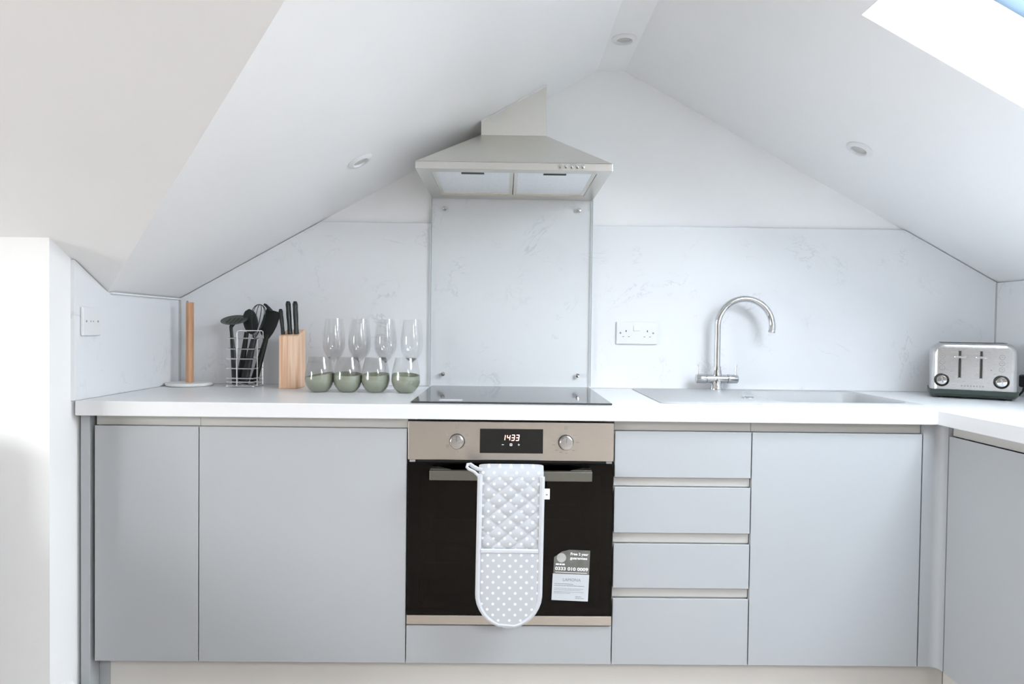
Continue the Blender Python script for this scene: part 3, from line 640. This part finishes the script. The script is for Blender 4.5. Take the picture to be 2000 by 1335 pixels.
for x, y in ((cx0, cy1), (cx1, cy1)): MB().tube([(x, y, .913), (x, y, 1.084)], wr, 6).build('upright_wire', 'wire', cd_)
for x, y in ((cx0, cy0), (cx1, cy0), (cx0, cy1), (cx1, cy1)): MB().lathe([(.002, .0), (.004, .001), (.0045, .004), (.002, .0065)], (x, y, W+.0003), 10).build('foot', 'wire', cd_, smooth=True)
m = MB()
for k in range(6): m.tube([(cx0+.015+.0125*k, cy0, .9165), (cx0+.015+.0125*k, cy1, .9165)], .0014, 5)
m.build('base_grid', 'wire', cd_)
def handle(r, a, b, r0, r1, mat='nylon', flat=.7):
    a, b = Vector(a), Vector(b); n = 8
    MB().tube([a.lerp(b, k/n) for k in range(n+1)], [r0+(r1-r0)*(k/n) for k in range(n+1)], 12, flat=flat, ref=(1, 0, 0)).build('handle', mat, r, smooth=True)
zb0 = .922
u1 = root('slotted_skimmer', (-.983, -.12, zb0), 'dark green-black slotted skimmer with a round tilted head in the wire caddy', 'utensil')
handle(u1, (-.976, -.130, zb0), (-1.000, -.112, 1.112), .0135, .0058)
cen = Vector((-.990, -.108, 1.143)); ax = Vector((1, 0, 0)); ay = Vector((0, math.cos(.38), math.sin(.38))); an = ax.cross(ay)
m = MB(); n = 40; top = []; bot = []
m.lathe([(.0, .0006), (.030, .0012), (.043, .0040), (.046, .0060), (.0462, .0072), (.043, .0058), (.030, .0030), (0, .0022)], cen, 44, (ax, ay, an), cap0=False, cap1=False)
m.build('head', 'nylon_green', u1, smooth=True)
for k in range(4):
    o = -.021+.014*k; h_ = .026 if k in (1, 2) else .02
    q = [cen+ax*(o-.002)+ay*-h_+an*.0042, cen+ax*(o+.002)+ay*-h_+an*.0042, cen+ax*(o+.002)+ay*h_+an*.0042, cen+ax*(o-.002)+ay*h_+an*.0042]
    MB().prism(q, an*.0012).build('slot', 'nylon', u1)
MB().tube([(-1.000, -.112, 1.108), (-1.001, -.112, 1.122), (-.996, -.110, 1.136)], [.0058, .0062, .010], 10, ref=(1, 0, 0)).build('neck', 'nylon', u1, smooth=True)
u2 = root('serving_spoon', (-.96, -.09, zb0), 'black solid serving spoon standing behind the slotted skimmer', 'utensil')
handle(u2, (-.975, -.100, zb0), (-.957, -.082, 1.105), 0.0135, .0080)
lp = []
for k in range(15):
    t_ = k/14; zc = -.046+.092*t_; rw = .0285*math.sqrt(max(.0004, 1-(2*t_-1)**2))*(1-.08*(1-t_))
    lp.append([(-.944+rw*math.cos(2*math.pi*j/24)-.12*zc, -.080+.006*math.sin(2*math.pi*j/24)-.010*(1-(rw/.0285)**2 if False else 0)+.06*zc, 1.143+zc) for j in range(24)])
MB().loft(lp).build('bowl', 'nylon', u2, smooth=True)
u3 = root('whisk', (-.94, -.11, zb0), 'wire balloon whisk with a black handle between the spoon and the turner', 'utensil')
handle(u3, (-.950, -.125, zb0), (-.919, -.112, 1.083), .0160, .0105)
b0 = Vector((-.919, -.112, 1.080)); axw = Vector((.02, .004, .125)); side = Vector((1, 0, -.16)); dep = Vector((0, 1, 0))
for k in range(5):
    an_ = math.pi*k/5+.35; dv = side*math.cos(an_)+dep*math.sin(an_); pts = []
    for j in range(33):
        ph_ = -math.pi + 2*math.pi*j/32; hh = (1+math.cos(ph_))/2
        pts.append(b0 + axw*hh + dv*(.033*math.sin(ph_)*(.22+.78*hh)))
    MB().tube(pts, .0013, 6).build('wire_loop', 'nylon', u3, smooth=True)
m = MB()
for k in range(7):
    a = 2*math.pi*k/7; m.tube([b0+Vector((.006*math.cos(a), .006*math.sin(a), -.012)), b0+Vector((.007*math.cos(a), .007*math.sin(a), .014))], .0014, 5)
m.build('ferrule', 'chrome', u3)
u4 = root('spatula', (-.91, -.08, zb0), 'broad black turner with a flared blade, tallest in the wire caddy', 'utensil')
handle(u4, (-.926, -.095, zb0), (-.884, -.078, 1.098), .0145, .0085)
bl4 = [(-.886, 1.193), (-.876, 1.1885), (-.842, 1.1790), (-.8365, 1.1720), (-.840, 1.158), (-.850, 1.128), (-.8625, 1.104), (-.878, 1.082), (-.896, 1.086), (-.908, 1.100), (-.911, 1.112), (-.902, 1.145)]
MB().prism([(x, -.078-(z-1.08)*.02, z) for x, z in bl4], (0, .0035, 0)).build('blade', 'nylon', u4, bevel=.0012)
MB().tube([(-.868, -.083, 1.182), (-.877, -.085, 1.193), (-.886, -.086, 1.203), (-.893, -.086, 1.207)], [.0065, .006, .005, .004], 10, ref=(0, 1, 0)).build('hooked_tip', 'nylon', u4, smooth=True)

# ------------------------------------------------------------------ knife block and knives
kb_ = root('knife_block', (-.779, -.12, W), 'pale pine knife block with a sloping top beside the green-bottomed glasses', 'knife block')
MB().prism([(-.812, -.166, W+.0005), (-.812, -.074, W+.0005), (-.812, -.074, 1.1175), (-.812, -.166, 1.0945)], (.066, 0, 0)).build('block', 'pine', kb_, bevel=.0012)
ztop = lambda y: 1.0945 + (y+.166)/.092*.023
KNV = [((-.8035, -.148), (-.8195, -.128, 1.188), .0068, 'short black-handled knife in the block, next to the utensil caddy'),
       ((-.7815, -.140), (-.7965, -.118, 1.216), .0085, 'long black-handled knife in the middle of the block'),
       ((-.7590, -.140), (-.7715, -.118, 1.216), .0085, 'long black-handled knife in the block, on the side of the glasses')]
for (x, y), tip, rr_, lab in KNV:
    a = Vector((x, y, ztop(y)+.0008)); b = Vector(tip); r = root('kitchen_knife', a, lab, 'knife', 'knives in the pine block')
    n = 12; prof = [1.0, 1.0, .92, .88, .90, .95, 1.0, 1.02, 1.0, .97, 1.0, 1.06, .75]
    lp = []; t_ = (b-a).normalized(); ex = Vector((1, 0, 0)); ex = (ex-t_*ex.dot(t_)).normalized(); ey = t_.cross(ex)
    for k in range(n+1):
        p = a.lerp(b, k/n); q = rr_*prof[k]
        lp.append([p+ex*(q*math.cos(2*math.pi*j/16))+ey*(q*1.35*math.sin(2*math.pi*j/16)) for j in range(16)])
    h = MB().loft(lp).build('handle', 'black_plastic', r, smooth=True)
    for fr_ in (.25, .5, .75):
        p = a.lerp(b, fr_)-ey*0; MB().lathe([(.0017, 0), (.0017, .0006)], p+ex*(rr_*.93), 10, (t_, ey, ex)).build('rivet', 'grey_plastic', h)

# ------------------------------------------------------------------ glasses
def glass_shell(prof, c, th=.0012, seg=40):
    """thin-walled vessel from its outer profile [(r,z)] bottom to top"""
    inner = [(max(0, r-th), z+(th*2.2 if i == 0 else 0)) for i, (r, z) in enumerate(prof)][::-1]
    return MB().lathe([(0, prof[0][1])] + prof + inner + [(0, prof[0][1]+th*2.2)], c, seg, cap0=False, cap1=False)
def smooth_prof(P, n=5):
    out = []
    for i in range(len(P)-1):
        p0 = P[max(0, i-1)]; p1 = P[i]; p2 = P[i+1]; p3 = P[min(len(P)-1, i+2)]
        for k in range(n):
            t = k/n
            out.append(tuple(.5*((2*p1[j])+(-p0[j]+p2[j])*t+(2*p0[j]-5*p1[j]+4*p2[j]-p3[j])*t*t+(-p0[j]+3*p1[j]-3*p2[j]+p3[j])*t**3) for j in (0, 1)))
    return out+[P[-1]]
TUM = smooth_prof([(.0235, .0008), (.0300, .004), (.0415, .018), (.0480, .036), (.0485, .050), (.0455, .075), (.0400, .100), (.0362, .117)])
def rad_at(P, z):
    for (r0, z0), (r1, z1) in zip(P, P[1:]):
        if z0 <= z <= z1: return r0+(r1-r0)*(z-z0)/max(1e-6, z1-z0)
    return P[0][0] if z < P[0][1] else P[-1][0]
def tumbler(x, y, tilt, az, base, label):
    c = (x, y, W); r = root('stemless_glass', (x, y, W+.0005), label, 'glass', 'green-bottomed stemless glasses')
    glass_shell([(q, z+.0005) for q, z in TUM], c, .0013).build('bowl', 'clear', r, smooth=True)
    seg = 48; nr = 16; loops = []
    for k in range(nr+1):
        lp = []
        for i in range(seg):
            a = 2*math.pi*i/seg; zt = base + tilt*math.cos(a-az)
            z = .0018+(zt-.0018)*k/nr; q = rad_at(TUM, z)-.0018
            lp.append((x+q*math.cos(a), y+q*math.sin(a), W+.0005+z))
        loops.append(lp)
    inner = [[((px-x)*.965+x, (py-y)*.965+y, pz+.0008) for px, py, pz in l] for l in loops[::-1]]
    MB().loft(loops+inner, cap0=True, cap1=True).build('green_coating', 'sage', r, smooth=True)
for a in ((-.6430, -.262, .008, .3, .057, 'green-bottomed stemless glass next to the knife block'),
          (-.5490, -.258, .005, 1.9, .060, 'green-bottomed stemless glass, second from the knife block'),
          (-.4560, -.256, .004, 1.4, .060, 'green-bottomed stemless glass, second from the hob'),
          (-.3530, -.264, .005, 2.2, .060, 'green-bottomed stemless glass next to the hob')): tumbler(*a)
WINE = smooth_prof([(.0045, .094), (.0060, .098), (.0200, .108), (.0345, .130), (.0395, .155), (.0385, .185), (.0345, .220), (.0310, .247)])
wg = root('wine_glass', (-.628, -.135, W+.0005), 'clear wine glass standing behind the stemless glass by the knife block', 'glass', 'clear stemmed wine glasses')
c = (-.628, -.135, W+.0005)
glass_shell(WINE, c, .0010).build('bowl', 'clear', wg, smooth=True)
MB().lathe(smooth_prof([(.0345, .0), (.0345, .0012), (.020, .0030), (.0065, .007), (.0036, .018), (.0034, .060), (.0040, .086), (.0046, .0938)]), c, 32).build('stem_and_foot', 'clear', wg, smooth=True)
for x, lab in ((-.537, 'clear wine glass behind the second green-bottomed glass from the knife block'), (-.445, 'clear wine glass behind the second green-bottomed glass from the hob'), (-.352, 'clear wine glass standing closest to the hob')):
    g = wg.copy(); COL.objects.link(g); g.location.x = x; g['label'] = lab
    for ch in list(wg.children):
        q = ch.copy(); COL.objects.link(q); q.parent = g

# ------------------------------------------------------------------ toaster (turned to face the room)
to = root('toaster', (1.564, -.270, W), 'brushed steel four-slice toaster with dials and dark green base', 'toaster', rot=(0, 0, -math.radians(31)))
L = dict(local=True)
hw, td, zb, zt = .117, .185, .030, .188
def body_loop(y, gx, gz, r=.034, n=8):
    x0, x1, top = -hw-gx, hw+gx, zt+gz; lp = [(x0, y, zb), ]
    for k in range(n+1): a = math.pi - math.pi/2*k/n; lp.append((x0+r+r*math.cos(a), y, top-r+r*math.sin(a)))
    for k in range(n+1): a = math.pi/2 - math.pi/2*k/n; lp.append((x1-r+r*math.cos(a), y, top-r+r*math.sin(a)))
    lp.append((x1, y, zb)); return lp
sh = MB().loft([body_loop(.004, -.012, -.010), body_loop(.006, -.005, -.005), body_loop(.018, .004, .0), body_loop(.05, .007, .002), body_loop(td-.05, .007, .002), body_loop(td-.018, .004, 0), body_loop(td, -.010, -.010)]).build('shell', 'brushed', to, smooth=True, local=True)
fp = MB().prism([(x, 0, z) for x, y, z in body_loop(0, -.012, -.012, .014)], (0, .006, 0)).build('front_panel', 'brushed', to, local=True, bevel=.0012)
for y0 in (.045, .110): bx('bread_slot', 'dark', to, -.095, .095, y0, y0+.030, zt+.0022, zt+.0032, **L)
MB().loft([rrect(-hw-.002, hw+.002, .004, td-.004, .02, .006), rrect(-hw-.009, hw+.009, -.006, td+.006, .02, .016), rrect(-hw-.010, hw+.010, -.007, td+.007, .02, zb)]).build('base', 'toaster_base', to, smooth=True, local=True)
for x in (-.10, .10):
    for y in (.02, td-.02): MB().lathe([(.009, .0006), (.010, .006)], (x, y, 0), 14).build('foot', 'dark', to, local=True)
for x in (-.039, .021):
    bx('lever_slot', 'dark', to, x-.0030, x+.0030, -.0012, .0004, .072, .163, **L)
    lv = bx('lever', 'chrome', to, x-.017, x+.017, -.020, -.010, .1400, .1455, .0018, local=True)
    bx('lever_stem', 'chrome', lv, x-.0045, x+.0045, -.0105, -.0013, .1375, .1465, **L)
    bx('slot_surround', 'chrome', to, x-.0050, x-.0032, -.0008, .0004, .070, .165, **L); bx('slot_surround', 'chrome', to, x+.0032, x+.0050, -.0008, .0004, .070, .165, **L)
for x, z in ((-.090, .062), (.077, .062)):
    MB().lathe([(.0225, -.002), (.0225, .003), (.0205, .006), (.0170, .0055), (.0165, .002)], (x, 0, z), 36, KN, cap1=False).build('dial_ring', 'black_chrome', to, smooth=True, local=True)
    dl = MB().lathe([(.0160, .000), (.0158, .011), (.0140, .0140), (.006, .0146), (0, .0147)], (x, 0, z), 36, KN, cap1=False).build('dial', 'chrome', to, smooth=True, local=True)
    MB().prism([(x+.0020, -.0148, z-.010), (x+.0055, -.0148, z-.007), (x-.0005, -.0148, z+.011), (x-.0040, -.0148, z+.009)], (0, -.003, 0)).build('dial_grip', 'chrome', dl, local=True, bevel=.0008)
    for k in range(3):
        MB().lathe([(.0080, -.0008), (.0080, .0006), (.0068, .0008)], (x+.001, 0, .103+.0205*k), 20, KN).build('button_ring', 'grey_plastic', to, local=True)
        bt = MB().lathe([(.0068, -.001), (.0068, .0015), (.0060, .0024), (0, .0026)], (x+.001, 0, .103+.0205*k), 20, KN, cap1=False).build('push_button', 'brushed', to, smooth=True, local=True)
        bx('button_mark', 'grey_plastic', bt, x-.002, x+.004, -.0030, -.0026, .1022+.0205*k, .1038+.0205*k, **L)
    bx('indicator', 'grey_plastic', to, x+(.027 if x < 0 else -.030), x+(.031 if x < 0 else -.026), -.0004, .0004, .098, .102, **L)
m = MB()
for k in range(8): m.box(-.034+.0085*k, -.034+.0085*k+.0042, -.0003, .0002, .042, .0468)
m.build('faint_lettering', 'grey_plastic', to, local=True)
# black lead and plug lying beside it
tcd = root('power_lead', (1.80, -.17, W), 'black plug and lead in the wall socket beside the toaster', 'cord')
bx('plug', 'black_plastic', tcd, XR-.030, XR-.0100, -.200, -.155, .945, .990, .006)
MB().tube([(XR-.020, -.172, .946), (XR-.022, -.168, .930), (XR-.028, -.158, W+.0042), (XR-.045, -.150, W+.0042), (XR-.058, -.152, W+.0060), (1.764, -.160, W+.014)], .0036, 10).build('cable', 'black_plastic', tcd, smooth=True)
wp = root('wall_outlet', (XR, -.20, .925), 'white wall outlet partly hidden behind the toaster', 'socket')
bx('faceplate', 'white_plastic', wp, XR-.0095, XR-.0005, -.245, -.155, .925, 1.010, .003)

# ------------------------------------------------------------------ armchair by the knee wall, just out of the picture; it shades the foot of that wall
pbr('chair_fabric', (.32, .32, .33), .9, noise=(60, .06), bump=(300, .2))
ac = root('armchair', (-1.85, -1.08, 0), 'grey upholstered armchair standing against the knee wall', 'armchair')
bx('seat', 'chair_fabric', ac, -2.08, -1.62, -1.36, -.92, .22, .44, .04, seg=4)
MB().prism([(-2.20, -.95, .20), (-2.20, -.78, .20), (-2.20, -.76, .80), (-2.20, -.80, .86), (-2.20, -.86, .86), (-2.20, -.90, .80)], (.70, 0, 0)).build('backrest', 'chair_fabric', ac, bevel=.03, seg=4)
for x in (-2.20, -1.61): bx('armrest', 'chair_fabric', ac, x, x+.11, -1.36, -.95, .20, .62, .03, seg=4)
for x in (-2.14, -1.56):
    for y in (-1.30, -.84): MB().lathe([(.014, .0005), (.020, .215)], (x, y, 0), 14).build('leg', 'beech', ac, smooth=True)
